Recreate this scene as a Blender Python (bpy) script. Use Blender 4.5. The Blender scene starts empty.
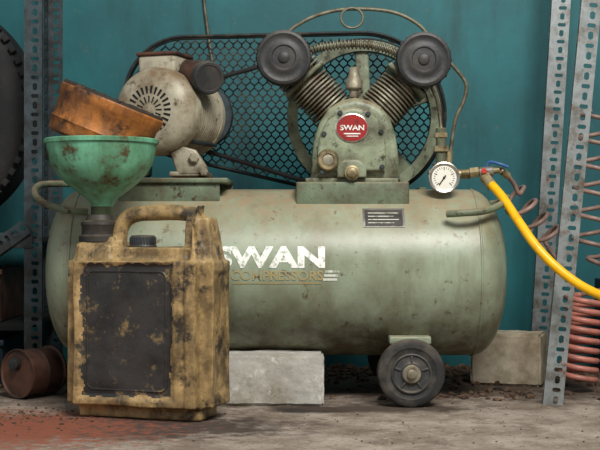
import bpy, bmesh, math, random
from mathutils import Vector, Matrix, noise
random.seed(4)
scene = bpy.context.scene
try: scene.view_settings.view_transform = 'Standard'
except Exception: pass
CAMH, CAMD, F = 0.425, 3.0, 1200.0
def P(px, py, y=0.0):
    """survey measurement -> metres, at depth y"""
    s = (CAMD + y) / F
    return Vector(((px-300)*s, y, CAMH + (225-py)*s))
def S(n, y=0.0): return n*(CAMD+y)/F
def lin(c):
    return tuple([((v/255)/12.92 if v/255 <= .04045 else ((v/255+.055)/1.055)**2.4) for v in c]) + (1,)

# ------------------------------------------------------------------ materials
def mat(name, base, dirt=None, scale=8, amt=.5, soft=.08, rough=.6, metal=0.0, bump=.15, bscale=60, dust=None, dustamt=.7,
        vary=.15, stretch=None, dirt2=None, scale2=20, amt2=.6, spec=.4, under=None, underamt=.7, streak=None, streakamt=.6, sk=(16,16,1.6)):
    m = bpy.data.materials.new(name); m.use_nodes = True
    nt = m.node_tree; N = nt.nodes; L = nt.links
    b = N['Principled BSDF']
    b.inputs['Roughness'].default_value = rough; b.inputs['Metallic'].default_value = metal
    b.inputs['Specular IOR Level'].default_value = spec
    tc = N.new('ShaderNodeTexCoord'); mp = N.new('ShaderNodeMapping')
    L.new(tc.outputs['Object'], mp.inputs[0])
    if stretch: mp.inputs['Scale'].default_value = stretch
    def nz(s, d=8, r=.6, vec=None):
        n = N.new('ShaderNodeTexNoise'); n.inputs['Scale'].default_value = s
        n.inputs['Detail'].default_value = d; n.inputs['Roughness'].default_value = r
        L.new(vec or mp.outputs[0], n.inputs['Vector']); return n
    def ramp(src, a, z):
        r = N.new('ShaderNodeMapRange'); r.inputs[1].default_value = a; r.inputs[2].default_value = z
        L.new(src, r.inputs[0]); return r.outputs[0]
    def mix(f, a, bb, mode='MIX'):
        x = N.new('ShaderNodeMix'); x.data_type = 'RGBA'; x.blend_type = mode
        if isinstance(f, float): x.inputs[0].default_value = f
        else: L.new(f, x.inputs[0])
        for i, v in ((6, a), (7, bb)):
            if isinstance(v, tuple): x.inputs[i].default_value = v
            else: L.new(v, x.inputs[i])
        return x.outputs[2]
    def mul(a, k):
        q = N.new('ShaderNodeMath'); q.operation = 'MULTIPLY'; L.new(a, q.inputs[0])
        if isinstance(k, float): q.inputs[1].default_value = k
        else: L.new(k, q.inputs[1])
        return q.outputs[0]
    col = lin(base)
    if vary > 0:
        v = nz(scale*2.3, 6)
        lo = tuple(c*(1-vary*2) for c in col[:3])+(1,); hi = tuple(min(1, c*(1+vary*2)) for c in col[:3])+(1,)
        col = mix(ramp(v.outputs[0], .3, .7), lo, hi)
    if dirt:
        col = mix(ramp(nz(scale, 10, .65).outputs[0], amt-soft, amt+soft), lin(dirt), col)
    if streak:
        m2 = N.new('ShaderNodeMapping'); m2.inputs['Scale'].default_value = sk; L.new(tc.outputs['Object'], m2.inputs[0])
        col = mix(mul(ramp(nz(1.0, 10, .7, m2.outputs[0]).outputs[0], .50, .68), float(streakamt)), col, lin(streak))
    if dirt2:
        col = mix(ramp(nz(scale2, 10, .7).outputs[0], amt2-.04, amt2+.06), col, lin(dirt2))
    if dust or under:
        g = N.new('ShaderNodeNewGeometry'); sp = N.new('ShaderNodeSeparateXYZ')
        L.new(g.outputs['Normal'], sp.inputs[0])
    if dust:
        up = ramp(sp.outputs[2], .25, 1.0)
        dn = ramp(nz(30, 8, .7).outputs[0], .3, .62)
        col = mix(mul(mul(up, dn), float(dustamt)), col, lin(dust))
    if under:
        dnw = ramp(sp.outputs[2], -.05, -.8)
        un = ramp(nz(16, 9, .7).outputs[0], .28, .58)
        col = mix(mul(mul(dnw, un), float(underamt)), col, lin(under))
    if isinstance(col, tuple): b.inputs['Base Color'].default_value = col
    else: L.new(col, b.inputs['Base Color'])
    if bump > 0:
        bp = N.new('ShaderNodeBump'); bp.inputs['Strength'].default_value = bump; bp.inputs['Distance'].default_value = .004
        L.new(nz(bscale, 8, .65).outputs[0], bp.inputs['Height']); L.new(bp.outputs[0], b.inputs['Normal'])
    return m

DUST = (152,126,96)
M = {}
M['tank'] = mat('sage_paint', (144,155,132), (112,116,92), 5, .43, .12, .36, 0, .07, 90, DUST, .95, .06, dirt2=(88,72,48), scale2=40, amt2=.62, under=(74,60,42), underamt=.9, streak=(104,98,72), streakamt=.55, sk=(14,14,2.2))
M['bracket'] = mat('bracket_paint', (142,150,128), (98,98,76), 12, .44, .1, .5, 0, .1, 90, DUST, .5, .06)
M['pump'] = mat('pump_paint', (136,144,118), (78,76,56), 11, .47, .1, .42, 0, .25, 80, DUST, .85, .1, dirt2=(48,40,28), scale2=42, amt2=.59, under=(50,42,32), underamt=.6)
M['plate'] = mat('mount_paint', (106,120,96), (76,70,50), 10, .47, .1, .55, 0, .2, 80, DUST, .95, .1, dirt2=(60,46,32), scale2=40, amt2=.60)
M['alu'] = mat('cast_aluminium', (148,142,122), (80,68,50), 14, .48, .1, .5, .3, .3, 90, DUST, .6, .1)
M['motor'] = mat('motor_grey', (164,157,136), (110,94,70), 12, .45, .12, .48, .05, .15, 80, (118,92,66), .9, .08, dirt2=(76,58,40), scale2=36, amt2=.61)
M['black'] = mat('black_plastic', (34,33,32), (62,55,46), 12, .45, .12, .55, 0, .2, 90, (110,98,84), .5, .1)
M['filter'] = mat('filter_black', (38,39,40), (60,56,52), 14, .42, .12, .5, 0, .3, 60, (120,106,90), .6, .1)
M['dark'] = mat('dark_void', (14,14,13), rough=.9, bump=0, vary=0)
M['rubber'] = mat('rubber', (42,41,40), (84,78,68), 18, .42, .12, .8, 0, .4, 90, (130,115,98), .6, .1)
M['rim'] = mat('wheel_rim', (62,62,62), (96,90,80), 20, .45, .1, .5, .2, .1, 90, DUST, .5, .1)
M['tyre'] = mat('tyre_rubber', (20,21,22), (36,34,32), 10, .42, .1, .8, 0, .3, 60, vary=.1)
M['steel'] = mat('galvanised', (136,141,140), (92,86,76), 22, .44, .1, .45, .3, .1, 90, vary=.08, dirt2=(104,70,44), scale2=18, amt2=.61)
M['steeld'] = mat('galvanised_dark', (58,68,72), (38,38,34), 18, .46, .1, .55, .3, .15, 90, vary=.1)
M['chrome'] = mat('chrome', (190,188,180), (120,105,85), 30, .42, .1, .28, .9, .05, 90, vary=.05)
M['brass'] = mat('dull_brass', (156,140,104), (86,76,56), 30, .46, .1, .45, .4, .1, 90, vary=.1)
M['pipe'] = mat('pipe_metal', (112,110,92), (76,64,46), 25, .47, .1, .5, .3, .1, 90, vary=.1)
M['mesh'] = mat('guard_mesh', (24,29,29), (64,58,46), 20, .42, .1, .6, .2, .0, 90, vary=.1)
M['belt'] = mat('belt_rubber', (26,25,24), rough=.8, bump=.1, vary=.1)
M['white'] = mat('white_paint', (234,234,226), (158,166,146), 70, .44, .05, .5, 0, 0, 90, vary=.03)
M['ochre'] = mat('worn_ochre', (166,144,94), (140,144,118), 60, .47, .05, .5, 0, 0, 90, vary=.03)
M['wstripe'] = mat('worn_white', (206,208,196), (144,152,132), 60, .46, .04, .5, 0, 0, 90, vary=.03)
M['dial'] = mat('dial_white', (225,222,208), rough=.4, bump=0, vary=.03)
M['ink'] = mat('ink', (25,25,25), rough=.5, bump=0, vary=0)
M['red'] = mat('badge_red', (150,32,30), (96,40,34), 60, .43, .08, .4, 0, 0, 90, vary=.05)
M['yellow'] = mat('yellow_hose', (240,180,14), (205,150,20), 20, .38, .1, .35, 0, .03, 60, vary=.04)
M['pink'] = mat('coil_hose', (170,106,92), (126,90,78), 20, .42, .1, .4, 0, .05, 60, vary=.06)
M['greyhose'] = mat('grey_hose', (146,118,106), (100,84,76), 20, .45, .1, .4, 0, .05, 60, vary=.06)
M['funnel'] = mat('funnel_green', (106,170,136), (76,118,88), 11, .48, .12, .45, 0, .15, 60, vary=.08, dirt2=(76,62,36), scale2=15, amt2=.57, streak=(66,86,54), streakamt=.7, sk=(22,22,3))
M['stem'] = mat('stem_grime', (54,66,42), (34,29,20), 14, .5, .1, .4, 0, .1, 60, vary=.1)
M['rust'] = mat('orange_rust', (170,106,44), (84,50,26), 12, .50, .14, .55, 0, .5, 60, vary=.18, dirt2=(34,26,18), scale2=13, amt2=.56, streak=(48,33,20), streakamt=.75, sk=(24,24,6))
M['crust'] = mat('black_crust', (42,34,26), (100,68,38), 18, .42, .08, .7, 0, .8, 50, vary=.15)
M['can'] = mat('can_tan', (166,138,92), (106,86,56), 18, .48, .10, .5, 0, .35, 50, vary=.14, dirt2=(48,41,32), scale2=15, amt2=.55, dust=(160,138,98), dustamt=.4, streak=(62,52,38), streakamt=.85, sk=(26,26,9))
M['panel'] = mat('can_panel', (54,51,48), (34,33,32), 9, .5, .1, .45, 0, .35, 50, vary=.1, dirt2=(128,106,70), scale2=24, amt2=.60)
M['concrete'] = mat('concrete_block', (178,174,164), (140,132,116), 12, .44, .1, .9, 0, .7, 60, vary=.07, dirt2=(210,207,198), scale2=30, amt2=.62)
M['concrete2'] = mat('brown_block', (178,166,144), (128,112,88), 12, .46, .12, .9, 0, .6, 50, vary=.08)
M['rubble'] = mat('rubble', (108,84,64), (54,42,34), 30, .5, .1, .9, 0, .5, 60, vary=.2)
M['bluebin'] = mat('blue_bin', (18,46,60), (18,24,28), 10, .48, .1, .6, 0, .1, 60, vary=.1)
M['brown'] = mat('brown_tin', (84,54,40), (42,31,26), 14, .48, .1, .6, .1, .2, 60, vary=.1)
M['blue'] = mat('blue_handle', (50,90,140), rough=.4, bump=0, vary=.05)
M['redpl'] = mat('red_handle', (190,60,45), rough=.4, bump=0, vary=.05)

# ------------------------------------------------------------------ geometry helpers
def root(name, loc):
    e = bpy.data.objects.new(name, None); e.empty_display_size = .05; e.location = loc
    scene.collection.objects.link(e); return e
def finish(name, bm, material, par, smooth=True, ang=35):
    bmesh.ops.remove_doubles(bm, verts=bm.verts, dist=1e-6)
    bmesh.ops.recalc_face_normals(bm, faces=bm.faces)
    for f in bm.faces: f.smooth = smooth
    if smooth:
        for e in bm.edges:
            if len(e.link_faces) == 2 and e.calc_face_angle(0) > math.radians(ang): e.smooth = False
    me = bpy.data.meshes.new(name); bm.to_mesh(me); bm.free()
    me.materials.append(material)
    o = bpy.data.objects.new(name, me); scene.collection.objects.link(o)
    if par:
        o.parent = par; o.matrix_parent_inverse = Matrix.Translation(-Vector(par.location))
    return o
def basis(d):
    d = Vector(d).normalized()
    a = Vector((0,0,1)) if abs(d.z) < .9 else Vector((1,0,0))
    u = d.cross(a).normalized(); v = u.cross(d).normalized()
    return d, u, v
def lathe_bm(bm, o, d, prof, seg=48, su=1.0, sv=1.0):
    o = Vector(o); d, u, v = basis(d); rings = []
    for t, r in prof:
        if r < 1e-6: rings.append([bm.verts.new(o+d*t)])
        else: rings.append([bm.verts.new(o+d*t+(u*math.cos(a)*su+v*math.sin(a)*sv)*r) for a in [2*math.pi*i/seg for i in range(seg)]])
    for A, B in zip(rings, rings[1:]):
        for i in range(seg):
            j = (i+1) % seg
            if len(A) == 1 and len(B) == 1: continue
            if len(A) == 1: bm.faces.new((A[0], B[i], B[j]))
            elif len(B) == 1: bm.faces.new((A[i], A[j], B[0]))
            else: bm.faces.new((A[i], A[j], B[j], B[i]))
    for R in (rings[0], rings[-1]):
        if len(R) > 1: bm.faces.new(R)
def lathe(name, o, d, prof, m, par, seg=48, su=1, sv=1, ang=35):
    bm = bmesh.new(); lathe_bm(bm, o, d, prof, seg, su, sv); return finish(name, bm, m, par, True, ang)
def rod(name, a, b, r, m, par, r2=None, seg=32, bev=.0015):
    a = Vector(a); b = Vector(b); l = (b-a).length; r2 = r if r2 is None else r2
    e = min(bev, l/3, r/3)
    return lathe(name, a, b-a, [(0,0),(0,r-e),(e,r),(l-e,r2),(l,r2-e),(l,0)], m, par, seg)
def ring(name, o, d, R, r, m, par, seg=64):
    bm = bmesh.new(); o = Vector(o); dd, u, v = basis(d); rings = []
    for q in range(12):
        t = math.sin(2*math.pi*q/12)*r; rr = R+math.cos(2*math.pi*q/12)*r
        rings.append([bm.verts.new(o+dd*t+(u*math.cos(a)+v*math.sin(a))*rr) for a in [2*math.pi*i/seg for i in range(seg)]])
    for k in range(12):
        A, B = rings[k], rings[(k+1) % 12]
        for i in range(seg):
            j = (i+1) % seg; bm.faces.new((A[i], A[j], B[j], B[i]))
    return finish(name, bm, m, par)
def box_bm(bm, c, s, rz=0, rx=0, ry=0, bevel=.003):
    r = bmesh.ops.create_cube(bm, size=1)
    vs = r['verts']
    for v in vs: v.co = Vector((v.co.x*s[0], v.co.y*s[1], v.co.z*s[2]))
    if bevel > 0:
        es = list({e for v in vs for e in v.link_edges})
        g = bmesh.ops.bevel(bm, geom=es, offset=min(bevel, min(s)*.4), segments=3, affect='EDGES', profile=.5)
        vs = list({v for v in g['verts']} | {v for v in vs if v.is_valid})
    R = Matrix.Translation(Vector(c)) @ Matrix.Rotation(rz,4,'Z') @ Matrix.Rotation(ry,4,'Y') @ Matrix.Rotation(rx,4,'X')
    for v in vs: v.co = R @ v.co
def box(name, c, s, m, par, rz=0, rx=0, ry=0, bevel=.003):
    bm = bmesh.new(); box_bm(bm, c, s, rz, rx, ry, bevel); return finish(name, bm, m, par)
def prism(name, pts, y0, y1, m, par, bevel=.006, seg=3):
    bm = bmesh.new()
    A = [bm.verts.new((p[0], y0, p[2])) for p in pts]; B = [bm.verts.new((p[0], y1, p[2])) for p in pts]
    fa = bm.faces.new(A); fb = bm.faces.new(B[::-1])
    n = len(pts)
    for i in range(n): bm.faces.new((A[i], B[i], B[(i+1) % n], A[(i+1) % n]))
    bmesh.ops.recalc_face_normals(bm, faces=bm.faces)
    if bevel > 0:
        es = [e for e in fa.edges] + [e for e in fb.edges]
        bmesh.ops.bevel(bm, geom=es, offset=bevel, segments=seg, affect='EDGES', profile=.5)
    return finish(name, bm, m, par, True, 40)
def catmull(pts, n=10, closed=False):
    pts = [Vector(p) for p in pts]; out = []
    N = len(pts); rng = N if closed else N-1
    for i in range(rng):
        p1, p2 = pts[i], pts[(i+1) % N]
        p0 = pts[i-1] if (i > 0 or closed) else p1*2-p2
        p3 = pts[(i+2) % N] if (i+2 < N or closed) else p2*2-p1
        for k in range(n):
            t = k/n
            out.append(.5*((2*p1)+(-p0+p2)*t+(2*p0-5*p1+4*p2-p3)*t*t+(-p0+3*p1-3*p2+p3)*t**3))
    if not closed: out.append(pts[-1])
    return out
def sweep_bm(bm, pts, r, seg=12, closed=False):
    n = len(pts)
    rad = r if isinstance(r, list) else [r]*n
    T = []
    for i in range(n):
        a = pts[i-1] if (i > 0 or closed) else pts[0]
        b = pts[(i+1) % n] if (i < n-1 or closed) else pts[-1]
        T.append((b-a).normalized())
    _, u, _ = basis(T[0]); rings = []
    for i in range(n):
        u = (u - T[i]*u.dot(T[i])).normalized(); v = T[i].cross(u)
        rings.append([bm.verts.new(pts[i]+(u*math.cos(2*math.pi*k/seg)+v*math.sin(2*math.pi*k/seg))*rad[i]) for k in range(seg)])
    for i in range(n if closed else n-1):
        A, B = rings[i], rings[(i+1) % n]
        off = 0
        if closed and i == n-1:
            off = min(range(seg), key=lambda o: (A[0].co-B[o].co).length)
        for k in range(seg):
            bm.faces.new((A[k], A[(k+1) % seg], B[(k+1+off) % seg], B[(k+off) % seg]))
    if not closed:
        bm.faces.new(rings[0]); bm.faces.new(rings[-1])
def tube(name, pts, r, m, par, n=10, seg=12, closed=False, raw=False):
    p = [Vector(q) for q in pts] if raw else catmull(pts, n, closed)
    bm = bmesh.new(); sweep_bm(bm, p, r, seg, closed); return finish(name, bm, m, par, True, 50)
def text_mesh(s, bold=.0):
    cu = bpy.data.curves.new('t', 'FONT'); cu.body = s; cu.offset = bold
    o = bpy.data.objects.new('t', cu); scene.collection.objects.link(o)
    bpy.context.view_layer.update()
    me = bpy.data.meshes.new_from_object(o.evaluated_get(bpy.context.evaluated_depsgraph_get()))
    bpy.data.objects.remove(o)
    return me
def text_obj(name, s, x0, x1, z0, z1, yfun, m, par, bold=.0, shear=0.0):
    me = text_mesh(s, bold); bm = bmesh.new(); bm.from_mesh(me)
    xs = [v.co.x for v in bm.verts]; ys = [v.co.y for v in bm.verts]
    ax, bx, ay, by = min(xs), max(xs), min(ys), max(ys)
    for v in bm.verts:
        t = (v.co.y-ay)/(by-ay)
        v.co = Vector((x0+(v.co.x-ax)/(bx-ax)*(x1-x0)+shear*t, 0, z0+t*(z1-z0)))
    for k in range(1, 8):
        z = z0+(z1-z0)*k/8
        bmesh.ops.bisect_plane(bm, geom=bm.verts[:]+bm.edges[:]+bm.faces[:], plane_co=(0,0,z), plane_no=(0,0,1))
    for v in bm.verts: v.co.y = yfun(v.co.z)
    me2 = bpy.data.meshes.new(name); 
    bmesh.ops.recalc_face_normals(bm, faces=bm.faces)
    if bm.faces and sum(f.normal.y*f.calc_area() for f in bm.faces) > 0:
        bmesh.ops.reverse_faces(bm, faces=bm.faces)
    bm.to_mesh(me2); bm.free(); me2.materials.append(m)
    o = bpy.data.objects.new(name, me2); scene.collection.objects.link(o)
    o.parent = par; o.matrix_parent_inverse = Matrix.Translation(-Vector(par.location)); return o

# ------------------------------------------------------------------ room
def plain(name, verts, faces, m):
    me = bpy.data.meshes.new(name); me.from_pydata(verts, [], faces); me.materials.append(m)
    o = bpy.data.objects.new(name, me); scene.collection.objects.link(o); return o
WY = .60
wallm = mat('teal_wall', (26,104,108), (15,70,76), 1.6, .49, .22, .6, 0, .15, 40, vary=.12, dirt2=(62,92,88), scale2=24, amt2=.65, streak=(16,58,60), streakamt=.75, sk=(5,5,.9))
plain('wall_back', [(-3,WY,0),(3,WY,0),(3,WY,2.6),(-3,WY,2.6)], [(0,1,2,3)], wallm)
# floor
fm = bpy.data.materials.new('concrete_floor'); fm.use_nodes = True
nt = fm.node_tree; N = nt.nodes; L = nt.links; b = N['Principled BSDF']; b.inputs['Roughness'].default_value = .9
tc = N.new('ShaderNodeTexCoord')
def nz(s, d=10, r=.65, st=None):
    n = N.new('ShaderNodeTexNoise'); n.inputs['Scale'].default_value = s; n.inputs['Detail'].default_value = d; n.inputs['Roughness'].default_value = r
    L.new(tc.outputs['Object'], n.inputs['Vector'])
    return n.outputs[0]
def mr(src, a, z, hi=1.0):
    r = N.new('ShaderNodeMapRange'); r.inputs[1].default_value = a; r.inputs[2].default_value = z; r.inputs[4].default_value = hi
    L.new(src, r.inputs[0]); return r.outputs[0]
def mx(f, a, bb):
    x = N.new('ShaderNodeMix'); x.data_type = 'RGBA'; L.new(f, x.inputs[0])
    for i, v in ((6, a), (7, bb)):
        if isinstance(v, tuple): x.inputs[i].default_value = v
        else: L.new(v, x.inputs[i])
    return x.outputs[2]
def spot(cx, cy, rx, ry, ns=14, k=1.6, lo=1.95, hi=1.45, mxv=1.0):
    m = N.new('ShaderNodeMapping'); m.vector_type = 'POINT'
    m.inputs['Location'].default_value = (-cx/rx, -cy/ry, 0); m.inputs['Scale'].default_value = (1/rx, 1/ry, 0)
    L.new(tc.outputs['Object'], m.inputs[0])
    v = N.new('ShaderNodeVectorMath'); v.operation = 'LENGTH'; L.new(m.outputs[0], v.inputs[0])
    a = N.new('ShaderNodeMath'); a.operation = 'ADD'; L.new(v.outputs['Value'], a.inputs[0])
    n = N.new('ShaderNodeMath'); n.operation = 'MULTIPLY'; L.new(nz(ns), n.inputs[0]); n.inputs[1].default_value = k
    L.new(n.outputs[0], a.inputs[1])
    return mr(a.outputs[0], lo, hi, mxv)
col = mx(mr(nz(6), .38, .62), lin((128,112,96)), lin((178,164,148)))
col = mx(mr(nz(16, r=.75), .50, .64, .8), col, lin((108,90,74)))
col = mx(mr(nz(30, r=.8), .54, .66, .75), col, lin((200,190,176)))
col = mx(mr(nz(90), .56, .66, .8), col, lin((92,76,62)))
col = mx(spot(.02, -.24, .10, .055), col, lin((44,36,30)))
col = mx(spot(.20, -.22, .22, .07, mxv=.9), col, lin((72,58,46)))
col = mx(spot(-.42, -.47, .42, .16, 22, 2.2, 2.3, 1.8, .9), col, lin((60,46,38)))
col = mx(spot(-.64, -.50, .36, .28, 40, 3.4, 2.8, 2.2, .9), col, lin((150,82,56)))
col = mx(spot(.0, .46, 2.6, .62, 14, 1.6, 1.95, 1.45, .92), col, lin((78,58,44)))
L.new(col, b.inputs['Base Color'])
bp = N.new('ShaderNodeBump'); bp.inputs['Strength'].default_value = 1.0; bp.inputs['Distance'].default_value = .014
L.new(nz(30, r=.72), bp.inputs['Height']); L.new(bp.outputs[0], b.inputs['Normal'])
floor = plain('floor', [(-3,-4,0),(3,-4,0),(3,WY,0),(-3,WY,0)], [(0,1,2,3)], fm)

# ------------------------------------------------------------------ air compressor
C = root('air_compressor', (0,0,0))
ZC, R = .3075, .2065
xl, xr, dome = -.54, .425, .083
prof = []
for i in range(13):
    a = math.pi/2*i/12; prof.append((xl-dome*math.cos(a), R*math.sin(a)**.82))
for x in (xl+.004,): prof.append((x, R))
prof += [(xl+.2, R), (0, R), (xr-.2, R)]
for i in range(13):
    a = math.pi/2*(1-i/12); prof.append((xr+dome*math.cos(a), R*math.sin(a)**.82))
prof[0] = (xl-dome, 0); prof[-1] = (xr+dome, 0)
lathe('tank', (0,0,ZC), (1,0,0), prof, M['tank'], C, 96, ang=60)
ring('weld_right', (xr,0,ZC), (1,0,0), R-.0005, .0032, M['tank'], C, 96)
ring('weld_left', (xl,0,ZC), (1,0,0), R-.0005, .0032, M['tank'], C, 96)
ycyl = lambda off: (lambda z: -math.sqrt((R+off)**2-(z-ZC)**2))
def TX(px): return (px-300)*2.80/1200
def TZ(py): return CAMH-(py-225)*2.81/1200
text_obj('lettering', 'SWAN', TX(214), TX(325), TZ(268), TZ(246), ycyl(.0012), M['white'], C, bold=.045)
text_obj('lettering_small', 'COMPRESSORS', TX(231), TX(323), TZ(280), TZ(270.5), ycyl(.0012), M['ochre'], C, bold=.012)
def wrapstrip(name, x0, x1, z0, z1, m, off=.0011):
    bm = bmesh.new(); rows = []
    for k in range(5):
        z = z0+(z1-z0)*k/4; y = ycyl(off)(z)
        rows.append((bm.verts.new((x0,y,z)), bm.verts.new((x1,y,z))))
    for a, c in zip(rows, rows[1:]): bm.faces.new((a[0],a[1],c[1],c[0]))
    return finish(name, bm, m, C)
for k, (a, c) in enumerate(((325,339),(324,338),(323,337))):
    wrapstrip('stripe_%d' % k, TX(a), TX(c), TZ(272.4+4*k), TZ(270+4*k), M['wstripe'])
wrapstrip('stripe_long', TX(232), TX(321), TZ(283.5), TZ(282.3), M['ochre'])
py0 = TZ(226); py1 = TZ(209)
wrapstrip('data_plate_border', TX(364), TX(406), py0-.002, py1+.002, M['chrome'], .002)
wrapstrip('data_plate', TX(366), TX(404), py0+.0015, py1-.0015, M['black'], .0035)
for k in range(4):
    wrapstrip('plate_line_%d' % k, TX(369), TX(400-5*(k%2)), TZ(213.2+3.3*k), TZ(212.5+3.3*k), M['wstripe'], .0045)
# pump saddle
p0 = P(296,206,-.11); p1 = P(409,182,-.11)
zt = p1.z
box('pump_plate', ((p0.x+p1.x)/2, 0, (p0.z+p1.z)/2), (p1.x-p0.x, .24, p1.z-p0.z), M['plate'], C, bevel=.004)
box('pump_foot', (P(352,0,-.1).x, 0, zt+.004), (.225,.2,.012), M['pump'], C, bevel=.003)
for px in (312,395): lathe('foot_bolt', P(px,181,-.09)+Vector((0,0,-.002)), (0,0,1), [(0,0),(0,.009),(.01,.009),(.012,.007),(.012,0)], M['steeld'], C, 6)
# motor plate
q0 = P(118,206,-.11); q1 = P(228,178,-.11)
box('motor_plate', ((q0.x+q1.x)/2, 0.0, q1.z-.006), (q1.x-q0.x, .24, .012), M['plate'], C, bevel=.003)
box('motor_plate_web', ((q0.x+q1.x)/2-.01, -.105, (q0.z+q1.z)/2), (q1.x-q0.x-.02, .01, q1.z-q0.z), M['plate'], C, bevel=.003)
box('motor_plate_web_rear', ((q0.x+q1.x)/2, .105, (q0.z+q1.z)/2), (q1.x-q0.x, .01, q1.z-q0.z), M['plate'], C, bevel=.003)
# crankcase
cc = [(311,181),(312,158),(314,138),(320,121),(329,108),(341,100),(355,97),(369,100),(381,106),(390,117),(396,135),(399,158),(401,181)]
prism('crankcase', [P(a,c,-.09) for a,c in cc], -.095, .085, M['pump'], C, .018, 5)
prism('crankcase_cover', [P(a,c,-.1) for a,c in [(318,172),(317,152),(320,134),(328,119),(340,110),(354,107),(367,110),(378,118),(384,134),(386,152),(385,172)]], -.114, -.09, M['pump'], C, .010, 4)
prism('crankcase_boss', [P(a,c,-.1) for a,c in [(337,178),(337,166),(344,160),(358,160),(366,166),(366,178)]], -.122, -.1, M['pump'], C, .005)
for a,c in ((322,172),(324,134),(340,113),(368,114),(381,132),(382,167)):
    lathe('cover_bolt', P(a,c,-.112), (0,-1,0), [(0,0),(0,.0065),(.006,.0065),(.008,.005),(.008,0)], M['steeld'], C, 6)
# badge
bc = P(352,128,-.113)
lathe('badge_rim', bc, (0,-1,0), [(0,0),(0,.040),(.003,.040),(.004,.038),(.004,0)], M['chrome'], C, 48, 1, .88)
lathe('badge', bc, (0,-1,0), [(.0,0),(0,.037),(.0055,.037),(.0055,0)], M['red'], C, 48, 1, .87)
text_obj('badge_lettering', 'SWAN', bc.x-.029, bc.x+.029, bc.z-.006, bc.z+.007, lambda z: bc.y-.0063, M['white'], C, .02)
box('badge_bar', (bc.x, bc.y-.0058, bc.z-.014), (.04,.001,.003), M['white'], C, bevel=0)
box('badge_bar', (bc.x, bc.y-.0058, bc.z-.020), (.03,.001,.002), M['white'], C, bevel=0)
# plugs
o = P(328,160,-.11)
lathe('oil_sight', o, (0,-1,0), [(0,0),(0,.026),(.012,.026),(.016,.023),(.016,.015),(.011,.014),(.011,0)], M['brass'], C, 32)
lathe('oil_sight_glass', o, (0,-1,0), [(0,0),(.0,.013),(.013,.013),(.014,.009),(.014,0)], M['alu'], C, 24)
lathe('drain_plug', P(352,173,-.12), (0,-1,0), [(0,0),(0,.018),(.008,.018),(.01,.014),(.016,.012),(.018,.009),(.018,0)], M['brass'], C, 24)
# breather
rod('breather_stem', P(354,98,-.05), P(354,88,-.05), .012, M['alu'], C)
lathe('breather', P(354,90,-.05), (0,0,1), [(0,0),(0,.017),(.004,.021),(.02,.021),(.028,.017),(.04,.013),(.052,.013),(.056,.009),(.056,0)], M['alu'], C, 32)
# cylinders
def cyl(tag, a, b_):
    a = Vector(a); b_ = Vector(b_); l = (b_-a).length; pr = [(0,0),(0,.042)]; t = .012; pr.append((t,.042))
    while t < l-.012:
        pr += [(t,.036),(t+.0045,.036),(t+.0045,.056),(t+.0085,.056)]; t += .0095
        pr.append((t-.001,.036))
    pr += [(l,.036),(l,0)]
    lathe('cylinder_'+tag, a, b_-a, pr, M['alu'], C, 40)
    d = (b_-a).normalized()
    ang = math.atan2(d.x, d.z)
    c = b_+d*.012
    box('head_base_'+tag, c-d*.008, (.12,.12,.012), M['pump'], C, ry=ang, bevel=.004)
    for k in range(4):
        box('head_fin_%s_%d' % (tag,k), c+d*(.006+.010*k), (.108,.112,.005), M['pump'], C, ry=ang, bevel=.002)
    box('head_core_'+tag, c+d*.02, (.085,.09,.045), M['pump'], C, ry=ang, bevel=.006)
    box('head_cap_'+tag, c+d*.046, (.10,.10,.014), M['pump'], C, ry=ang, bevel=.006)
    side = Vector((math.cos(ang),0,-math.sin(ang)))
    for sx in (-.047,.047):
        for sy in (-.047,.047):
            rod('head_bolt', c+side*sx+Vector((0,sy,0))-d*.01, c+side*sx+Vector((0,sy,0))+d*.058, .006, M['steeld'], C, seg=6)
cyl('left', P(338,116,-.01), P(306,82,-.01))
cyl('right', P(374,116,-.01), P(404,84,-.01))
# air filters
def filt(tag, px, py):
    o = P(px,py,-.07)
    lathe('air_filter_'+tag, o, (0,-1,0), [(-.01,0),(-.01,.05),(.0,.062),(.006,.066),(.026,.066),(.030,.0665),(.044,.0665),(.049,.064),(.051,.058),(.0485,.054),(.048,.04),(.0505,.036),(.0505,.030),(.048,.027),(.0485,.014),(.052,.013),(.054,.010),(.054,0)], M['filter'], C, 56)
    for k in range(20):
        a = 2*math.pi*k/20
        p = o+Vector((math.cos(a)*.0665, -.037, math.sin(a)*.0665))
        box('filter_rib', p, (.004,.010,.006), M['filter'], C, ry=-a, bevel=.001)
    return o
filt('left', 284, 60); filt('right', 422, 62)
rod('filter_neck_left', P(287,64,-.08), P(292,70,-.01), .022, M['pump'], C)
rod('filter_neck_right', P(420,66,-.08), P(414,72,-.01), .022, M['pump'], C)
path = catmull([P(300,62,-.04), P(312,50,-.05), P(330,46,-.05), P(352,44,-.05), P(376,46,-.05), P(396,53,-.05), P(408,62,-.04)], 24)
rad = [.0125 if (i % 4) < 2 else .0075 for i in range(len(path))]
tube('intercooler', path, rad, M['pipe'], C, raw=True, seg=14)
tube('delivery_pipe', [P(287,34,-.0), P(296,26,-.0), P(318,15,0), P(350,9,0), P(392,12,0), P(420,26,0), P(436,48,0), P(455,68,0), P(466,84,0), P(464,100,0), P(456,118,0), P(452,140,0), P(450,158,0)], .0048, M['pipe'], C, n=12)
tube('pipe_loop', [P(352+11*math.cos(a), 18+10*math.sin(a), -.01-.008*a/6.28) for a in [math.pi*1.5+2*math.pi*k/16 for k in range(17)]], .0032, M['pipe'], C, n=3)
rod('pipe_union', P(285,40,-.0), P(288,32,-.0), .009, M['brass'], C)
rod('pipe_union', P(448,168,-.0), P(449,150,-.0), .010, M['brass'], C)
rod('pipe_nut', P(436,62,-.0), P(446,66,-.0), .009, M['brass'], C)
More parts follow.
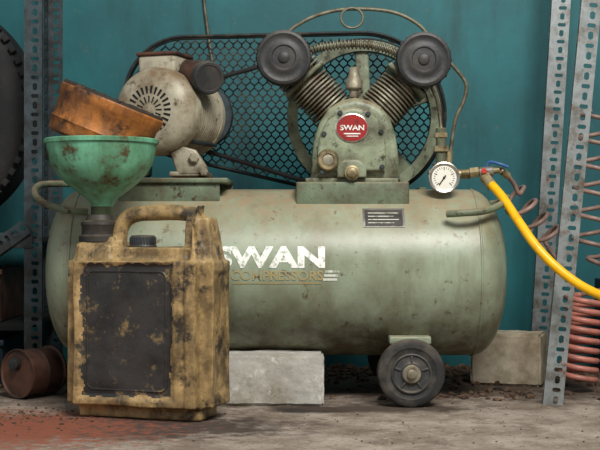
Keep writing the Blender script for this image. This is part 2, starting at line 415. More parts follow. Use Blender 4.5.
tube('unloader_pipe', [P(430,84,.0), P(437,100,.0), P(440,118,.0), P(442,140,-.02)], .0045, M['pipe'], C)
# flywheel
fc = P(364,118,.13); fr = S(77,.13)
bm = bmesh.new()
pr = [(-.018,fr),(-.010,fr-.004),(-.004,fr),(.004,fr),(.010,fr-.004),(.018,fr),(.018,fr-.028),(-.018,fr-.028)]
d_,u_,v_ = basis((0,1,0)); rings=[]
for t,r_ in pr: rings.append([bm.verts.new(fc+d_*t+(u_*math.cos(a)+v_*math.sin(a))*r_) for a in [2*math.pi*i/96 for i in range(96)]])
for k in range(8):
    A,B_ = rings[k], rings[(k+1)%8]
    for i in range(96): j=(i+1)%96; bm.faces.new((A[i],A[j],B_[j],B_[i]))
finish('flywheel_rim', bm, M['pump'], C)
for k in range(5):
    a = math.radians(20+72*k)
    mid = fc+Vector((math.cos(a),0,math.sin(a)))*(fr*.5)
    box('flywheel_spoke', mid, (fr*.85,.014,.036), M['pump'], C, ry=-a, bevel=.005)
rod('flywheel_hub', fc+Vector((0,-.03,0)), fc+Vector((0,.03,0)), .04, M['pump'], C)
rod('crankshaft', fc+Vector((0,-.06,0)), fc+Vector((0,.04,0)), .016, M['steeld'], C)
pc = P(200,116,.13); prd = S(32,.13)
lathe('motor_pulley', pc+Vector((0,-.016,0)), (0,1,0), [(0,0),(0,prd),(.006,prd+.003),(.016,prd-.006),(.026,prd+.003),(.032,prd),(.032,0)], M['steeld'], C, 48)
def belt():
    r1, r2 = prd-.001, fr; D = fc-pc; dist = math.hypot(D.x, D.z); base = math.atan2(D.z, D.x)
    off = math.acos((r1-r2)/dist); pts=[]
    for k in range(25):
        a = base+off+(2*math.pi-2*off)*k/24
        pts.append(pc+Vector((math.cos(a),0,math.sin(a)))*r1)
    for k in range(33):
        a = base-off+(2*off)*k/32
        pts.append(fc+Vector((math.cos(a),0,math.sin(a)))*(r2+.002))
    bm = bmesh.new(); sweep_bm(bm, pts, .0058, 8, True); finish('drive_belt', bm, M['belt'], C)
belt()
# belt guard: frame + expanded mesh
gl = P(186,98,.18); rl = S(60,.18); gr = P(362,116,.18); rr = S(82,.18)
def capsule(y, grow=0, n=48):
    D = gr-gl; dist = math.hypot(D.x,D.z); base = math.atan2(D.z,D.x); off = math.acos((rl-rr)/dist); pts=[]
    for k in range(n//2+1):
        a = base+off+(2*math.pi-2*off)*k/(n//2); pts.append(Vector((gl.x+math.cos(a)*(rl+grow), y, gl.z+math.sin(a)*(rl+grow))))
    for k in range(n+1):
        a = base-off+2*off*k/n; pts.append(Vector((gr.x+math.cos(a)*(rr+grow), y, gr.z+math.sin(a)*(rr+grow))))
    return pts
for nm, y in (('guard_frame_front', .155), ('guard_frame_back', .185)):
    bm = bmesh.new(); sweep_bm(bm, capsule(y), .0045, 8, True); finish(nm, bm, M['mesh'], C)
poly = [(p.x,p.z) for p in capsule(0,-.002)]
def inside(x,z):
    c=False; j=len(poly)-1
    for i in range(len(poly)):
        xi,zi=poly[i]; xj,zj=poly[j]
        if ((zi>z)!=(zj>z)) and (x<(xj-xi)*(z-zi)/(zj-zi)+xi): c=not c
        j=i
    return c
bm = bmesh.new()
def strand(a, b_, w=.0038, t=.0016, y=.186):
    a=Vector((a[0],y,a[1])); b_=Vector((b_[0],y,b_[1])); d=(b_-a)
    n=Vector((-d.z,0,d.x)).normalized()*w/2; yy=Vector((0,t,0))
    vs=[bm.verts.new(p) for p in (a+n-yy,a-n-yy,a-n+yy,a+n+yy,b_+n-yy,b_-n-yy,b_-n+yy,b_+n+yy)]
    for f in ((0,1,5,4),(1,2,6,5),(2,3,7,6),(3,0,4,7)): bm.faces.new([vs[i] for i in f])
gw, gh = .0225, .0225   # expanded-metal cells: elongated diamonds with short bonds
x0g, z0g = gl.x-rl-.02, gr.z-rr-.02
for i in range(44):
    for j in range(32):
        x = x0g+i*gw+(gw/2 if j%2 else 0); z = z0g+j*gh*.70
        A=(x,z+gh*.14); B1=(x+gw/2,z+gh*.56); B2=(x-gw/2,z+gh*.56); Dn=(x,z-gh*.14)
        for p,q in ((A,B1),(A,B2),(A,Dn)):
            if inside(*p) and inside(*q): strand(p,q)
finish('guard_mesh', bm, M['mesh'], C, False)
for px,py in ((232,196),(420,190)):
    q = P(px,py,.185); box('guard_bracket', (q.x,.15,q.z-.02), (.02,.08,.05), M['plate'], C)
# motor
ma = math.radians(20); md = Vector((math.sin(ma), math.cos(ma), 0)); mo = P(149,110,-.12)
lathe('motor_fan_cover', mo, md, [(0,0),(0,.060),(.002,.068),(.004,.078),(.012,.094),(.026,.104),(.034,.107),(.070,.107),(.072,.098),(.072,0)], M['motor'], C, 64)
pr=[(.07,0),(.07,.094)]; t=.076
while t<.20: pr += [(t,.094),(t,.101),(t+.004,.101),(t+.004,.094)]; t+=.011
pr += [(.205,.094),(.206,.103),(.222,.103),(.236,.085),(.246,.05),(.246,0)]
lathe('motor_body', mo, md, pr, M['motor'], C, 56)
rod('motor_shaft', mo+md*.24, Vector((pc.x,.15,pc.z)), .012, M['steeld'], C)
mu = Vector((math.cos(ma), -math.sin(ma), 0)); mv = Vector((0,0,1))
bm = bmesh.new()
def slot(r0,r1,a,w):
    dr = mu*math.cos(a)+mv*math.sin(a); tn = -mu*math.sin(a)+mv*math.cos(a)
    A = [mo-md*.0006+dr*r0-tn*w/2, mo-md*.0006+dr*r1-tn*w*.7, mo-md*.0006+dr*r1+tn*w*.7, mo-md*.0006+dr*r0+tn*w/2]
    bm.faces.new([bm.verts.new(p) for p in A])
for k in range(16): slot(.018,.034,2*math.pi*k/16,.003)
for k in range(26): slot(.040,.058,2*math.pi*k/26,.0045)
finish('motor_vents', bm, M['dark'], C, False)
lathe('motor_cover_cap', mo, -md, [(0,0),(0,.012),(.003,.011),(.004,0)], M['motor'], C, 24)
for k in range(4):
    a = math.pi/4+k*math.pi/2; p = mo+(mu*math.cos(a)+mv*math.sin(a))*.101+md*.05
    rod('motor_tie_bolt', p-md*.02, p+md*.18, .006, M['steeld'], C, seg=8)
box('terminal_box', mo+md*.12+Vector((-.015,0,.120)), (.10,.10,.045), M['motor'], C, rz=-ma, bevel=.008)
box('terminal_lid', mo+md*.12+Vector((-.015,0,.145)), (.108,.108,.01), M['brown'], C, rz=-ma, bevel=.004)
ca, cb = P(181,74,.03), P(209,78,-.11)
rod('capacitor', ca, cb, .038, M['brown'], C, seg=40, bev=.005)
lathe('capacitor_cap', cb, cb-ca, [(-.02,0),(-.02,.040),(0,.040),(.004,.037),(.004,.031),(.002,.030),(.002,0)], M['filter'], C, 40)
fx = P(190,0,-.06).x
box('motor_foot', (fx-.005,-.02,P(0,166,-.03).z), (.05,.14,.035), M['alu'], C, bevel=.008)
box('motor_foot_flange', (fx,-.02,P(0,175,-.03).z), (.095,.16,.012), M['alu'], C, bevel=.004)
box('motor_foot_left', (fx-.125,-.02,P(0,166,-.03).z), (.04,.14,.05), M['alu'], C, bevel=.008)
prism('motor_foot_gusset', [P(a,c,-.09) for a,c in [(170,152),(182,146),(196,150),(207,166),(208,176),(178,176)]], -.10, -.07, M['alu'], C, .005)
lathe('foot_bolt', P(194,158,-.10), (0,-1,0), [(0,0),(0,.013),(.01,.013),(.013,.009),(.013,0)], M['alu'], C, 6)
lathe('foot_bolt', P(204,172,-.10), (0,-1,0), [(0,0),(0,.011),(.01,.011),(.013,.008),(.013,0)], M['alu'], C, 6)
# valve manifold
rod('manifold_stub', P(441,200,-.02), P(441,128,-.02), .013, M['plate'], C)
rod('manifold_body', P(441,187,-.02), P(441,163,-.02), .021, M['alu'], C)
rod('manifold_collar', P(441,152,-.02), P(441,146,-.02), .020, M['brass'], C, seg=6)
rod('manifold_collar', P(441,138,-.02), P(441,133,-.02), .017, M['brass'], C, seg=6)
rod('manifold_cross', P(428,174,-.02), P(470,174,-.02), .012, M['brass'], C)
rod('gauge_stub', P(443,178,-.02), P(443,178,-.09), .009, M['brass'], C)
g = P(443,178,-.09)
lathe('gauge_case', g, (0,-1,0), [(0,0),(0,.036),(.018,.0365),(.022,.0375),(.026,.0375),(.027,.035),(.0255,.0305),(.022,.030),(.022,0)], M['chrome'], C, 48)
lathe('gauge_dial', g, (0,-1,0), [(.0,0),(0,.0300),(.0235,.0300),(.0235,0)], M['dial'], C, 48)
bm = bmesh.new()
for k in range(21):
    a = math.radians(225-270*k/20); l = .005 if k%5 else .008
    d = Vector((math.cos(a),0,math.sin(a))); n_ = Vector((-d.z,0,d.x))*.0005*(1 if k%5 else 1.8)
    q = g+Vector((0,-.0241,0))
    bm.faces.new([bm.verts.new(p) for p in (q+d*.026-n_, q+d*.026+n_, q+d*(.026-l)+n_, q+d*(.026-l)-n_)])
finish('gauge_ticks', bm, M['ink'], C, False)
box('gauge_needle', g+Vector((-.004,-.0246,-.006)), (.003,.001,.028), M['ink'], C, ry=math.radians(35), bevel=0)
rod('gauge_pivot', g+Vector((0,-.022,0)), g+Vector((0,-.0265,0)), .003, M['ink'], C, seg=12)
rod('outlet_pipe', P(462,173,-.03), P(500,170,-.05), .008, M['brass'], C)
rod('outlet_nut', P(470,173,-.035), P(479,172,-.04), .014, M['brass'], C, seg=6)
rod('ball_valve', P(480,172,-.04), P(494,171,-.05), .013, M['chrome'], C)
rod('outlet_nipple', P(484,172,-.045), P(487,182,-.06), .010, M['brass'], C)
tube('valve_lever', [P(486,166,-.045), P(490,162,-.05), P(500,164,-.06), P(508,167,-.06)], .0038, M['blue'], C)
rod('valve_knob', P(484,171,-.06), P(484,171,-.072), .007, M['redpl'], C, seg=16)
rod('outlet_end', P(500,170,-.05), P(508,176,-.03), .009, M['brass'], C)
def flatbar(name, pts, m, w=.011):
    tube(name, pts, w, m, C, n=8)
flatbar('handle_right', [P(447,214,-.185), P(462,213,-.20), P(484,211,-.19), P(500,205,-.14), P(506,199,-.04), P(506,197,.06), P(496,203,.16), P(450,208,.19)], M['plate'], .0085)
flatbar('handle_left', [P(88,212,-.17), P(66,210,-.18), P(44,203,-.15), P(35,194,-.08), P(37,187,0), P(48,184,.08), P(90,184,.16)], M['plate'], .0085)
# wheels
wx, wz = P(411,0,-.2).x, .0795
def wheel(tag, y, s):
    lathe('wheel_tyre_'+tag, (wx,y,wz), (0,s,0), [(-.022,0),(-.022,.055),(-.021,.070),(-.017,.0765),(-.008,.0792),(0,.0795),(.008,.0792),(.017,.0765),(.021,.070),(.0215,.060),(.019,.057),(.018,.046),(.018,0)], M['rubber'], C, 64)
    lathe('wheel_rim_'+tag, (wx,y,wz), (0,s,0), [(.0,0),(0,.047),(.022,.047),(.023,.044),(.019,.040),(.018,.030),(.020,.025),(.023,.024),(.023,0)], M['rim'], C, 48)
    lathe('wheel_hub_'+tag, (wx,y,wz), (0,s,0), [(.0,0),(0,.021),(.026,.021),(.028,.018),(.028,.012),(.034,.011),(.036,.008),(.036,0)], M['alu'], C, 32)
    for k in range(5):
        a = 2*math.pi*k/5+.3
        box('wheel_rib', (wx+math.cos(a)*.033, y+s*.019, wz+math.sin(a)*.033), (.016,.006,.005), M['rim'], C, ry=-a, bevel=.001)
wheel('front', -.195, -1); wheel('rear', .195, 1)
rod('axle', (wx,-.19,wz), (wx,.19,wz), .009, M['steeld'], C)
for nm, a, c in (('wheel_bracket',-.165,-.158),('wheel_bracket_rear',.158,.165)):
    prism(nm, [Vector((wx-.046,0,.162)), Vector((wx-.046,0,.135)), Vector((wx-.022,0,.07)), Vector((wx+.022,0,.07)), Vector((wx+.046,0,.135)), Vector((wx+.046,0,.162))], a, c, M['bracket'], C, .002)
box('wheel_crossmember', (wx,0,.154), (.098,.37,.018), M['bracket'], C, bevel=.003)
for y in (-.09,.09):
    box('leg', (-.42,y,.062), (.05,.03,.124), M['plate'], C)
    box('leg_foot', (-.42,y,.006), (.08,.05,.012), M['plate'], C)
rod('drain_cock', (.02,0,.104), (.02,0,.085), .010, M['brass'], C)

# ------------------------------------------------------------------ yellow hose, coil hoses
Yh = root('yellow_air_hose', P(487,182,-.06))
tube('hose', [P(486,179,-.06), P(491,184,-.08), P(503,198,-.12), P(519,222,-.17), P(536,246,-.21), P(556,267,-.235), P(580,285,-.25), P(606,298,-.25), P(650,318,-.24), P(700,360,-.2), Vector((1.05,-.15,.014)), Vector((1.35,-.2,.012))], .0108, M['yellow'], Yh, n=12, seg=16)
rod('ferrule', P(484.5,177,-.055), P(492,186,-.082), .0135, M['brass'], Yh)

Kh = root('coiled_air_hose', (.72,.12,0))
def helix(a, b_, r, turns, n=22, squash=1.0):
    a=Vector(a); b_=Vector(b_); d,u,v = basis(b_-a); out=[]
    for i in range(int(turns*n)+1):
        t=i/(turns*n); an=2*math.pi*i/n
        out.append(a+(b_-a)*t+u*math.cos(an)*r+v*math.sin(an)*r*squash)
    return out
pts = helix(P(578,381,.06), P(584,296,.06), S(17,.06), 9)
tube('coil_lower', pts, .0076, M['pink'], Kh, raw=True, seg=10)
pts2 = [pts[-1]] + [P(610,286,.06), P(606,268,.06)] + helix(P(592,258,.06), P(596,108,.08), S(19,.06), 6, 14)
tube('coil_upper', pts2, .0058, M['greyhose'], Kh, n=4, seg=10)
h3 = helix(P(511,194,.03), P(552,240,.08), S(14,.05), 3.5, 14)
tube('coil_connection', [P(508,176,-.03), P(514,184,-.01)] + h3 + [P(558,262,.10), P(572,288,.09), pts[-8]], .0058, M['greyhose'], Kh, n=4, seg=10)

# ------------------------------------------------------------------ slotted steel angle posts
def angle_iron(name, a, b_, fa, fb, w, m, par, pitch=.048, t=.0025):
    a=Vector(a); b_=Vector(b_); Lg=(b_-a).length; d=(b_-a).normalized(); bm=bmesh.new()
    n=int(Lg/pitch)
    for fl in (Vector(fa), Vector(fb)):
        fl=(fl-d*fl.dot(d)).normalized(); nrm=d.cross(fl).normalized()*t
        def pt(l, w_, k): return bm.verts.new(a+d*l+fl*w_+nrm*k)
        def cell(l0,l1,w0,w1,hl,hw):
            cl,cw=(l0+l1)/2,(w0+w1)/2
            outer=[(l0,w0),(cl,w0),(l1,w0),(l1,cw),(l1,w1),(cl,w1),(l0,w1),(l0,cw)]
            if hl>=hw:
                q=hl-hw*.6
                hole=[(cl-q,cw-hw),(cl,cw-hw),(cl+q,cw-hw),(cl+hl,cw),(cl+q,cw+hw),(cl,cw+hw),(cl-q,cw+hw),(cl-hl,cw)]
            else:
                q=hw-hl*.6
                hole=[(cl-hl,cw-q),(cl,cw-hw),(cl+hl,cw-q),(cl+hl,cw),(cl+hl,cw+q),(cl,cw+hw),(cl-hl,cw+q),(cl-hl,cw)]
            O=[[pt(x,y,k) for x,y in outer] for k in (0,1)]; H=[[pt(x,y,k) for x,y in hole] for k in (0,1)]
            for i in range(8):
                j=(i+1)%8
                bm.faces.new((O[0][i],O[0][j],H[0][j],H[0][i])); bm.faces.new((O[1][i],H[1][i],H[1][j],O[1][j]))
                bm.faces.new((H[0][i],H[0][j],H[1][j],H[1][i])); bm.faces.new((O[0][i],O[1][i],O[1][j],O[0][j]))
        for i in range(n):
            l=i*pitch
            cell(l, l+pitch*.60, w*.16, w, pitch*.21, .0060)
            cell(l+pitch*.60, l+pitch, w*.16, w, .0050, w*.24)
            for s0,s1 in ((0,.6),(.6,1)):
                vs=[[pt(l+pitch*x_, w*y_, k) for x_,y_ in ((s0,0),(s1,0),(s1,.16),(s0,.16))] for k in (0,1)]
                bm.faces.new(vs[0]); bm.faces.new(vs[1][::-1])
                bm.faces.new((vs[0][0],vs[0][1],vs[1][1],vs[1][0]))
    return finish(name, bm, m, par, False)
r1 = root('slotted_angle_post', (.70,.42,0))
ta = P(530,375,.42); tb = P(553,0,.42)
dirv = tb-ta; ta.z=0; k = 1.45/dirv.z
angle_iron('post', ta, ta+dirv*k, (1,-.15,0), (.12,1,0), .050, M['steel'], r1)
r2 = root('slotted_angle_post', (.60,-.17,0))
ba = P(544,405,-.17); bb = P(583,0,-.17); dv = bb-ba; ba.z=0; k = 1.35/dv.z
angle_iron('post', ba, ba+dv*k, (1,.05,0), (.14,1,0), .045, M['steel'], r2)

# ------------------------------------------------------------------ left rack with tyre
r3 = root('storage_rack', (-.75,.1,0))
la = P(25,0,.1); la.z=0
angle_iron('post_right', la, la+Vector((0,0,1.4)), (1,0,0), (-.1,1,0), .044, M['steeld'], r3)
angle_iron('post_left', la+Vector((-.62,0,0)), la+Vector((-.62,0,1.4)), (-1,0,0), (.1,1,0), .044, M['steeld'], r3)
angle_iron('post_back', la+Vector((-.03,.42,0)), la+Vector((-.03,.42,1.4)), (1,0,0), (-.1,-1,0), .044, M['steeld'], r3)
angle_iron('post_back_left', la+Vector((-.62,.42,0)), la+Vector((-.62,.42,1.4)), (-1,0,0), (.1,-1,0), .044, M['steeld'], r3)
angle_iron('brace', P(-30,276,.09), P(38,228,.09), (.5,0,.7), (0,1,0), .040, M['steeld'], r3)
shz = .385
box('shelf', (la.x-.31,.31,shz), (.62,.42,.018), M['dark'], r3)
box('shelf_low', (la.x-.31,.31,.16), (.62,.42,.018), M['dark'], r3)
box('shelf_rail', (la.x-.31,.098,shz), (.66,.004,.04), M['steeld'], r3, bevel=.001)

def tyre(name, c, Rt, w):
    o_ = root(name, (c[0],c[1],c[2]-Rt)); bm=bmesh.new(); seg=96
    pr=[(-w*.30,Rt*.56),(-w*.42,Rt*.60),(-w*.5,Rt*.78),(-w*.47,Rt*.90),(-w*.40,Rt*.97)]
    for k in range(7):
        x=-w*.36+w*.72*k/7
        pr += [(x,Rt),(x+w*.07,Rt),(x+w*.072,Rt*.975),(x+w*.1,Rt*.975)]
    pr += [(w*.40,Rt*.97),(w*.47,Rt*.90),(w*.5,Rt*.78),(w*.42,Rt*.60),(w*.30,Rt*.56),(w*.26,Rt*.60),(w*.40,Rt*.8),(w*.3,Rt*.92),(-w*.3,Rt*.92),(-w*.4,Rt*.8),(-w*.26,Rt*.60)]
    d_,u_,v_=basis((0,1,0)); cc_=Vector(c); rg=[]
    for t,r_ in pr: rg.append([bm.verts.new(cc_+d_*t+(u_*math.cos(a)+v_*math.sin(a))*r_) for a in [2*math.pi*i/seg for i in range(seg)]])
    n=len(rg)
    for k_ in range(n):
        A,B_=rg[k_],rg[(k_+1)%n]
        for i in range(seg): j=(i+1)%seg; bm.faces.new((A[i],A[j],B_[j],B_[i]))
    finish('casing', bm, M['tyre'], o_)
    for k_ in range(60):
        a=2*math.pi*k_/60
        box('tread_block', cc_+Vector((math.cos(a)*Rt*.985, -w*.43, math.sin(a)*Rt*.985)), (.016,.02,.018), M['tyre'], o_, ry=-a, bevel=.002)
tyre('car_tyre', (la.x-.335,.27,shz+.009+.335), .33, .19)

def bin_(par,c,sx,sy,h,m):
    box('base',(c[0],c[1],c[2]+.006),(sx,sy,.012),m,par)
    box('front',(c[0],c[1]-sy/2,c[2]+h/2),(sx,.008,h),m,par); box('rear',(c[0],c[1]+sy/2,c[2]+h/2),(sx,.008,h),m,par)
    box('side_l',(c[0]-sx/2,c[1],c[2]+h/2),(.008,sy,h),m,par); box('side_r',(c[0]+sx/2,c[1],c[2]+h/2),(.008,sy,h),m,par)
    box('lip',(c[0],c[1]-sy/2-.006,c[2]+h-.008),(sx+.02,.012,.016),m,par)
bn = root('storage_bin', (-.93,.28,.17)); bin_(bn,(-.93,.28,.170),.28,.26,.14,M['brown'])
b2 = root('storage_bin', (-.92,.28,0)); bin_(b2,(-.93,.27,.001),.30,.28,.125,M['bluebin'])
b3 = root('storage_bin', (.97,.32,0)); bin_(b3,(1.0,.34,.001),.28,.30,.27,M['bluebin'])
tn = root('oil_tin', (-.66,-.04,0))
tc0 = Vector((-.690,-.075,.062)); td = Vector((.45,.62,0))
lathe('tin_body', tc0, td, [(0,0),(0.004,.05),(0.004,.055),(0,.058),(0,.060),(.006,.061),(.008,.057),(.05,.057),(.054,.059),(.058,.057),(.100,.057),(.104,.061),(.109,.060),(.109,.055),(.105,0)], M['brown'], tn, 40)
lathe('tin_spout', tc0+Vector((0,0,.024)), -td, [(0,0),(0,.014),(.012,.014),(.014,.010),(.014,0)], M['steeld'], tn, 20)

# ------------------------------------------------------------------ concrete blocks
def block(name, c, s, m, rz=0, amp=.004, seed=0, shape=None):
    bm=bmesh.new(); bmesh.ops.create_cube(bm,size=1)
    for v in bm.verts: v.co=Vector((v.co.x*s[0],v.co.y*s[1],v.co.z*s[2]))
    bmesh.ops.bevel(bm, geom=bm.edges[:], offset=.006, segments=2, affect='EDGES')
    bmesh.ops.subdivide_edges(bm, edges=[e for e in bm.edges if e.calc_length()>.02], cuts=22, use_grid_fill=True)
    for v in bm.verts:
        if shape: v.co = shape(v.co)
        n_=noise.noise_vector((v.co+Vector((seed,0,0)))*28)*amp + noise.noise_vector((v.co+Vector((seed,0,0)))*90)*amp*.45
        if v.co.z < -s[2]/2+.003: n_.z=0
        v.co+=n_
    Rm=Matrix.Translation(Vector(c))@Matrix.Rotation(rz,4,'Z')
    for v in bm.verts: v.co=Rm@v.co
    return finish(name,bm,m,None,True,50)
block('concrete_block', (-.072,-.138,.0612), (.256,.105,.120), M['concrete'], 0, .0025)
block('concrete_block', (.562,.225,.069), (.185,.12,.137), M['concrete2'], math.radians(-20), .0022, 5)

# rubble scattered on the floor
bm=bmesh.new()
def pebble(x,y,r):
    g_=bmesh.ops.create_icosphere(bm,subdivisions=1,radius=r)
    sx,sy,sz=random.uniform(.7,1.4),random.uniform(.7,1.3),random.uniform(.4,.8); an=random.uniform(0,6)
    for v in g_['verts']:
        v.co=Vector((v.co.x*sx,v.co.y*sy,v.co.z*sz))*(1+random.uniform(-.2,.2))
        v.co=Matrix.Rotation(an,3,'Z')@v.co+Vector((x,y,r*sz*.5))
for _ in range(1100):
    x=random.uniform(-1.0,1.0); y=WY-.02-abs(random.gauss(0,.26)); 
    if y<-.1: continue
    pebble(x,y,random.uniform(.003,.016))
for _ in range(260):
    pebble(random.uniform(-.9,.9), random.uniform(-.7,.0), random.uniform(.0010,.0028))
for _ in range(60):
    pebble(random.gauss(.42,.1), random.gauss(-.02,.04), random.uniform(.004,.011))
for _ in range(160):
    pebble(random.gauss(-.62,.1), random.gauss(-.36,.08), random.uniform(.0015,.005))
finish('rubble', bm, M['rubble'], floor, False)

# ------------------------------------------------------------------ jerrycan
th=math.radians(17); W,D=.350,.16
L0=Vector((-.528,-.353,0)); U=Vector((math.cos(th),-math.sin(th),0)); V=Vector((math.sin(th),math.cos(th),0))
def J(u,v,z): return L0+U*u+V*v+Vector((0,0,z))
JR = root('jerrycan', J(W/2,D/2,0))
bm=bmesh.new()
def jbox(u0,u1,v0,v1,z0,z1,bev,taper=None):
    g_=bmesh.ops.create_cube(bm,size=1); vs=g_['verts']
    for v in vs: v.co=Vector(((u0+u1)/2+v.co.x*(u1-u0),(v0+v1)/2+v.co.y*(v1-v0),(z0+z1)/2+v.co.z*(z1-z0)))
    if taper:
        for v in vs: v.co=taper(v.co)
    es=list({e for v in vs for e in v.link_edges})
    bmesh.ops.bevel(bm,geom=es,offset=bev,segments=5,affect='EDGES')
jbox(0,W,0,D,.001,.376,.030)
def tp(co):
    co=co.copy()
    if co.z>.4: co.x = co.x-.024 if co.x>.31 else co.x+.004; co.y = .08+(co.y-.08)*.66
    return co
jbox(.272,W-.001,.006,D-.006,.30,.468,.027,tp)
def tl(co):
    co=co.copy()
    if co.z>.36: co.y=.08+(co.y-.08)*.65; co.x = co.x+.006 if co.x<.05 else co.x-.012
    return co
jbox(.008,.128,.012,D-.012,.32,.400,.014,tl)
hp=catmull([Vector((.104,.08,.380)),Vector((.106,.08,.408)),Vector((.118,.08,.434)),Vector((.148,.08,.449)),Vector((.20,.08,.453)),Vector((.26,.08,.452)),Vector((.30,.08,.445))],8)
sweep_bm(bm,hp,.0180,14)
bmesh.ops.recalc_face_normals(bm,faces=bm.faces)
me=bpy.data.meshes.new('can_shell'); bm.to_mesh(me); bm.free()
can=bpy.data.objects.new('can_shell',me); scene.collection.objects.link(can)
md_=can.modifiers.new('r','REMESH'); md_.mode='VOXEL'; md_.voxel_size=.0030; md_.use_smooth_shade=True
sm=can.modifiers.new('s','SMOOTH'); sm.iterations=8; sm.factor=.6
bpy.context.view_layer.update()
me2=bpy.data.meshes.new_from_object(can.evaluated_get(bpy.context.evaluated_depsgraph_get()))
bpy.data.objects.remove(can)
T=Matrix(((U.x,V.x,0,L0.x),(U.y,V.y,0,L0.y),(0,0,1,0),(0,0,0,1)))
PU0,PU1,PZ0,PZ1=.046,.264,.050,.340
for v in me2.vertices:
    u,vv,z=v.co
    if vv<.03 and .02<u<.31:
        q=min(u-PU0,PU1-u,z-PZ0,PZ1-z)
        e=max(0,min(1,(q+.006)/.012)); v.co.y+=.007*e
        g1=max(0,1-abs(u-.290)/.006)
        if z<.37: v.co.y+=.004*g1
    if u>.31 and .02<vv<.14 and .05<z<.33:
        q=min(vv-.035,.125-vv,z-.06,.32-z); e=max(0,min(1,(q+.005)/.01)); v.co.x-=.004*e
    n_=noise.noise_vector(Vector((u,vv,z))*14)*.0025; v.co+=Vector((n_.x,n_.y,0 if z<.02 else n_.z))
me2.transform(T)
for p in me2.polygons: p.use_smooth=True
me2.materials.clear(); me2.materials.append(M['can']); me2.materials.append(M['panel'])
Ti=T.inverted()
for p in me2.polygons:
    c=Ti@p.center
    w_=noise.noise(c*22)*.010+noise.noise(c*60)*.006
    if c.y<.03 and min(c.x-PU0,PU1-c.x,c.z-PZ0,PZ1-c.z)>.002+w_: p.material_index=1
can=bpy.data.objects.new('body',me2); scene.collection.objects.link(can); can.parent=JR; can.matrix_parent_inverse=Matrix.Translation(-Vector(JR.location))
def rr_path(u0,u1,z0,z1,r,v):
    out=[]
    for cx,cz,a0 in ((u1-r,z1-r,0),(u0+r,z1-r,90),(u0+r,z0+r,180),(u1-r,z0+r,270)):
        for k in range(7):
            a=math.radians(a0+15*k); out.append(J(cx+r*math.cos(a),v,cz+r*math.sin(a)))
    return out
bm=bmesh.new(); sweep_bm(bm,rr_path(PU0+.016,PU1-.016,PZ0+.016,PZ1-.016,.014,.0075),.0026,8,True); finish('panel_bead_inner',bm,M['panel'],JR)
cpz=.372
lathe('screw_cap', J(.166,.070,cpz), (0,0,1), [(0,0),(0,.030),(.006,.031),(.010,.0285),(.026,.0285),(.030,.025),(.031,0)], M['filter'], JR, 40)
for k in range(28):
    a=2*math.pi*k/28; p=J(.166,.070,cpz+.018)+Vector((math.cos(a)*.0285,math.sin(a)*.0285,0))
    box('cap_grip',p,(.003,.003,.015),M['steeld'],JR,rz=a,bevel=.0008)
SP=J(.056,.08,0)
lathe('spout_collar', SP+Vector((0,0,.388)), (0,0,1), [(0,0),(0,.047),(.012,.047),(.016,.041),(.034,.041),(.038,.043),(.044,.042),(.048,.033),(.060,.028),(.060,0)], M['black'], JR, 40)
# ------------------------------------------------------------------ funnel + rusty drum
FR = root('funnel', SP+Vector((0,0,.44)))
fo = SP+Vector((.004,0,0))
prf=[(.430,.016),(.462,.022),(.472,.027),(.486,.036),(.500,.056),(.520,.082),(.540,.101),(.560,.113),(.590,.121),(.606,.1235),(.608,.128),(.616,.129),(.618,.126),(.606,.120),(.590,.118),(.560,.110),(.540,.098),(.520,.079),(.500,.053),(.486,.033),(.472,.023),(.430,.012)]
bm=bmesh.new(); rg=[]
for z,r_ in prf: rg.append([bm.verts.new(fo+Vector((math.cos(2*math.pi*i/72)*r_,math.sin(2*math.pi*i/72)*r_,z))) for i in range(72)])
for k_ in range(len(rg)):
    A,B_=rg[k_],rg[(k_+1)%len(rg)]
    for i in range(72): j=(i+1)%72; bm.faces.new((A[i],A[j],B_[j],B_[i]))
finish('bowl',bm,M['funnel'],FR,True,50)
lathe('stem', fo+Vector((0,0,.44)), (0,0,1), [(0,.015),(.0,.024),(.028,.0245),(.040,.030),(.046,.036),(.050,.030)], M['stem'], FR, 40)
DR = root('rusty_tin', fo+Vector((0,0,.6)))
til=math.radians(22); dd=Vector((math.sin(til),-.04,math.cos(til))).normalized()
do=fo+Vector((-.014,0,.602))
h=.110
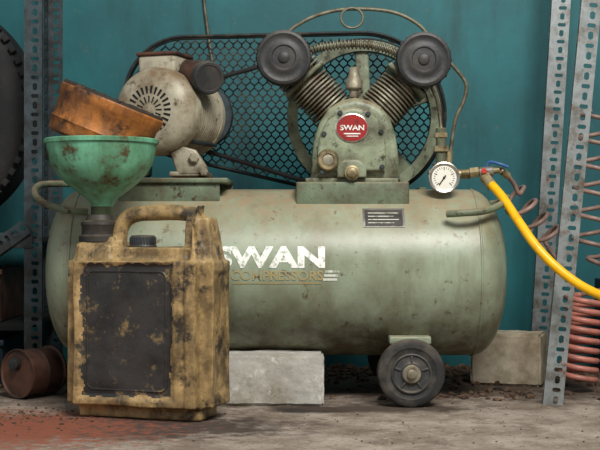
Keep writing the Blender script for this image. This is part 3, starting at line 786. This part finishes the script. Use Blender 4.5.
lathe('tin_side', do, dd, [(0,0),(0,.106),(.006,.112),(.02,.114),(.03,.115),(.034,.1175),(.038,.115),(h-.030,.116),(h-.024,.119),(h-.012,.121),(h-.004,.121),(h,.118)], M['rust'], DR, 72)
lathe('tin_top', do+dd*(h-.004), dd, [(0,.119),(.006,.118),(.010,.110),(.006,.104),(.004,.080),(.007,.074),(.005,.05),(.006,0)], M['crust'], DR, 72)
bm=bmesh.new(); d3,u3,v3=basis(dd)
for _ in range(110):
    a=random.uniform(0,6.28); rr_=random.uniform(.06,.118)
    p=do+dd*(h+.004)+(u3*math.cos(a)+v3*math.sin(a))*rr_
    g_=bmesh.ops.create_icosphere(bm,subdivisions=1,radius=random.uniform(.002,.005))
    for v in g_['verts']: v.co=v.co*random.uniform(.8,1.2)+p
finish('tin_crust',bm,M['crust'],DR,False)

cb_ = root('wall_cable', P(212,40,WY-.01))
tube('cable', [P(200,-40,WY-.008), P(205,10,WY-.008), P(212,60,WY-.008), P(220,110,WY-.008), P(214,150,WY-.008)], .0045, M['pipe'], cb_)

# ------------------------------------------------------------------ light
def area(name, loc, tgt, size, power, colr=(1,1,1)):
    l=bpy.data.lights.new(name,'AREA'); l.energy=power; l.shape='RECTANGLE'; l.size=size[0]; l.size_y=size[1]; l.color=colr
    o=bpy.data.objects.new(name,l); scene.collection.objects.link(o); o.location=loc
    o.rotation_euler=(Vector(tgt)-Vector(loc)).to_track_quat('-Z','Y').to_euler()
area('doorway_daylight', (.75,-2.6,2.9), (.15,-.1,.35), (1.6,1.0), 165, (1,.985,.95))
area('side_daylight', (-2.6,-2.4,1.4), (.2,0,.4), (1.5,1.5), 12, (.95,.98,1))
w=bpy.data.worlds.new('World'); scene.world=w; w.use_nodes=True
w.node_tree.nodes['Background'].inputs[0].default_value=(.92,.96,1,1); w.node_tree.nodes['Background'].inputs[1].default_value=.30

cam=bpy.data.cameras.new('Camera'); cam.lens=72; cam.sensor_width=36
co=bpy.data.objects.new('Camera',cam); scene.collection.objects.link(co); co.location=(0,-CAMD,CAMH); co.rotation_euler=(math.pi/2,0,0)
scene.camera=co
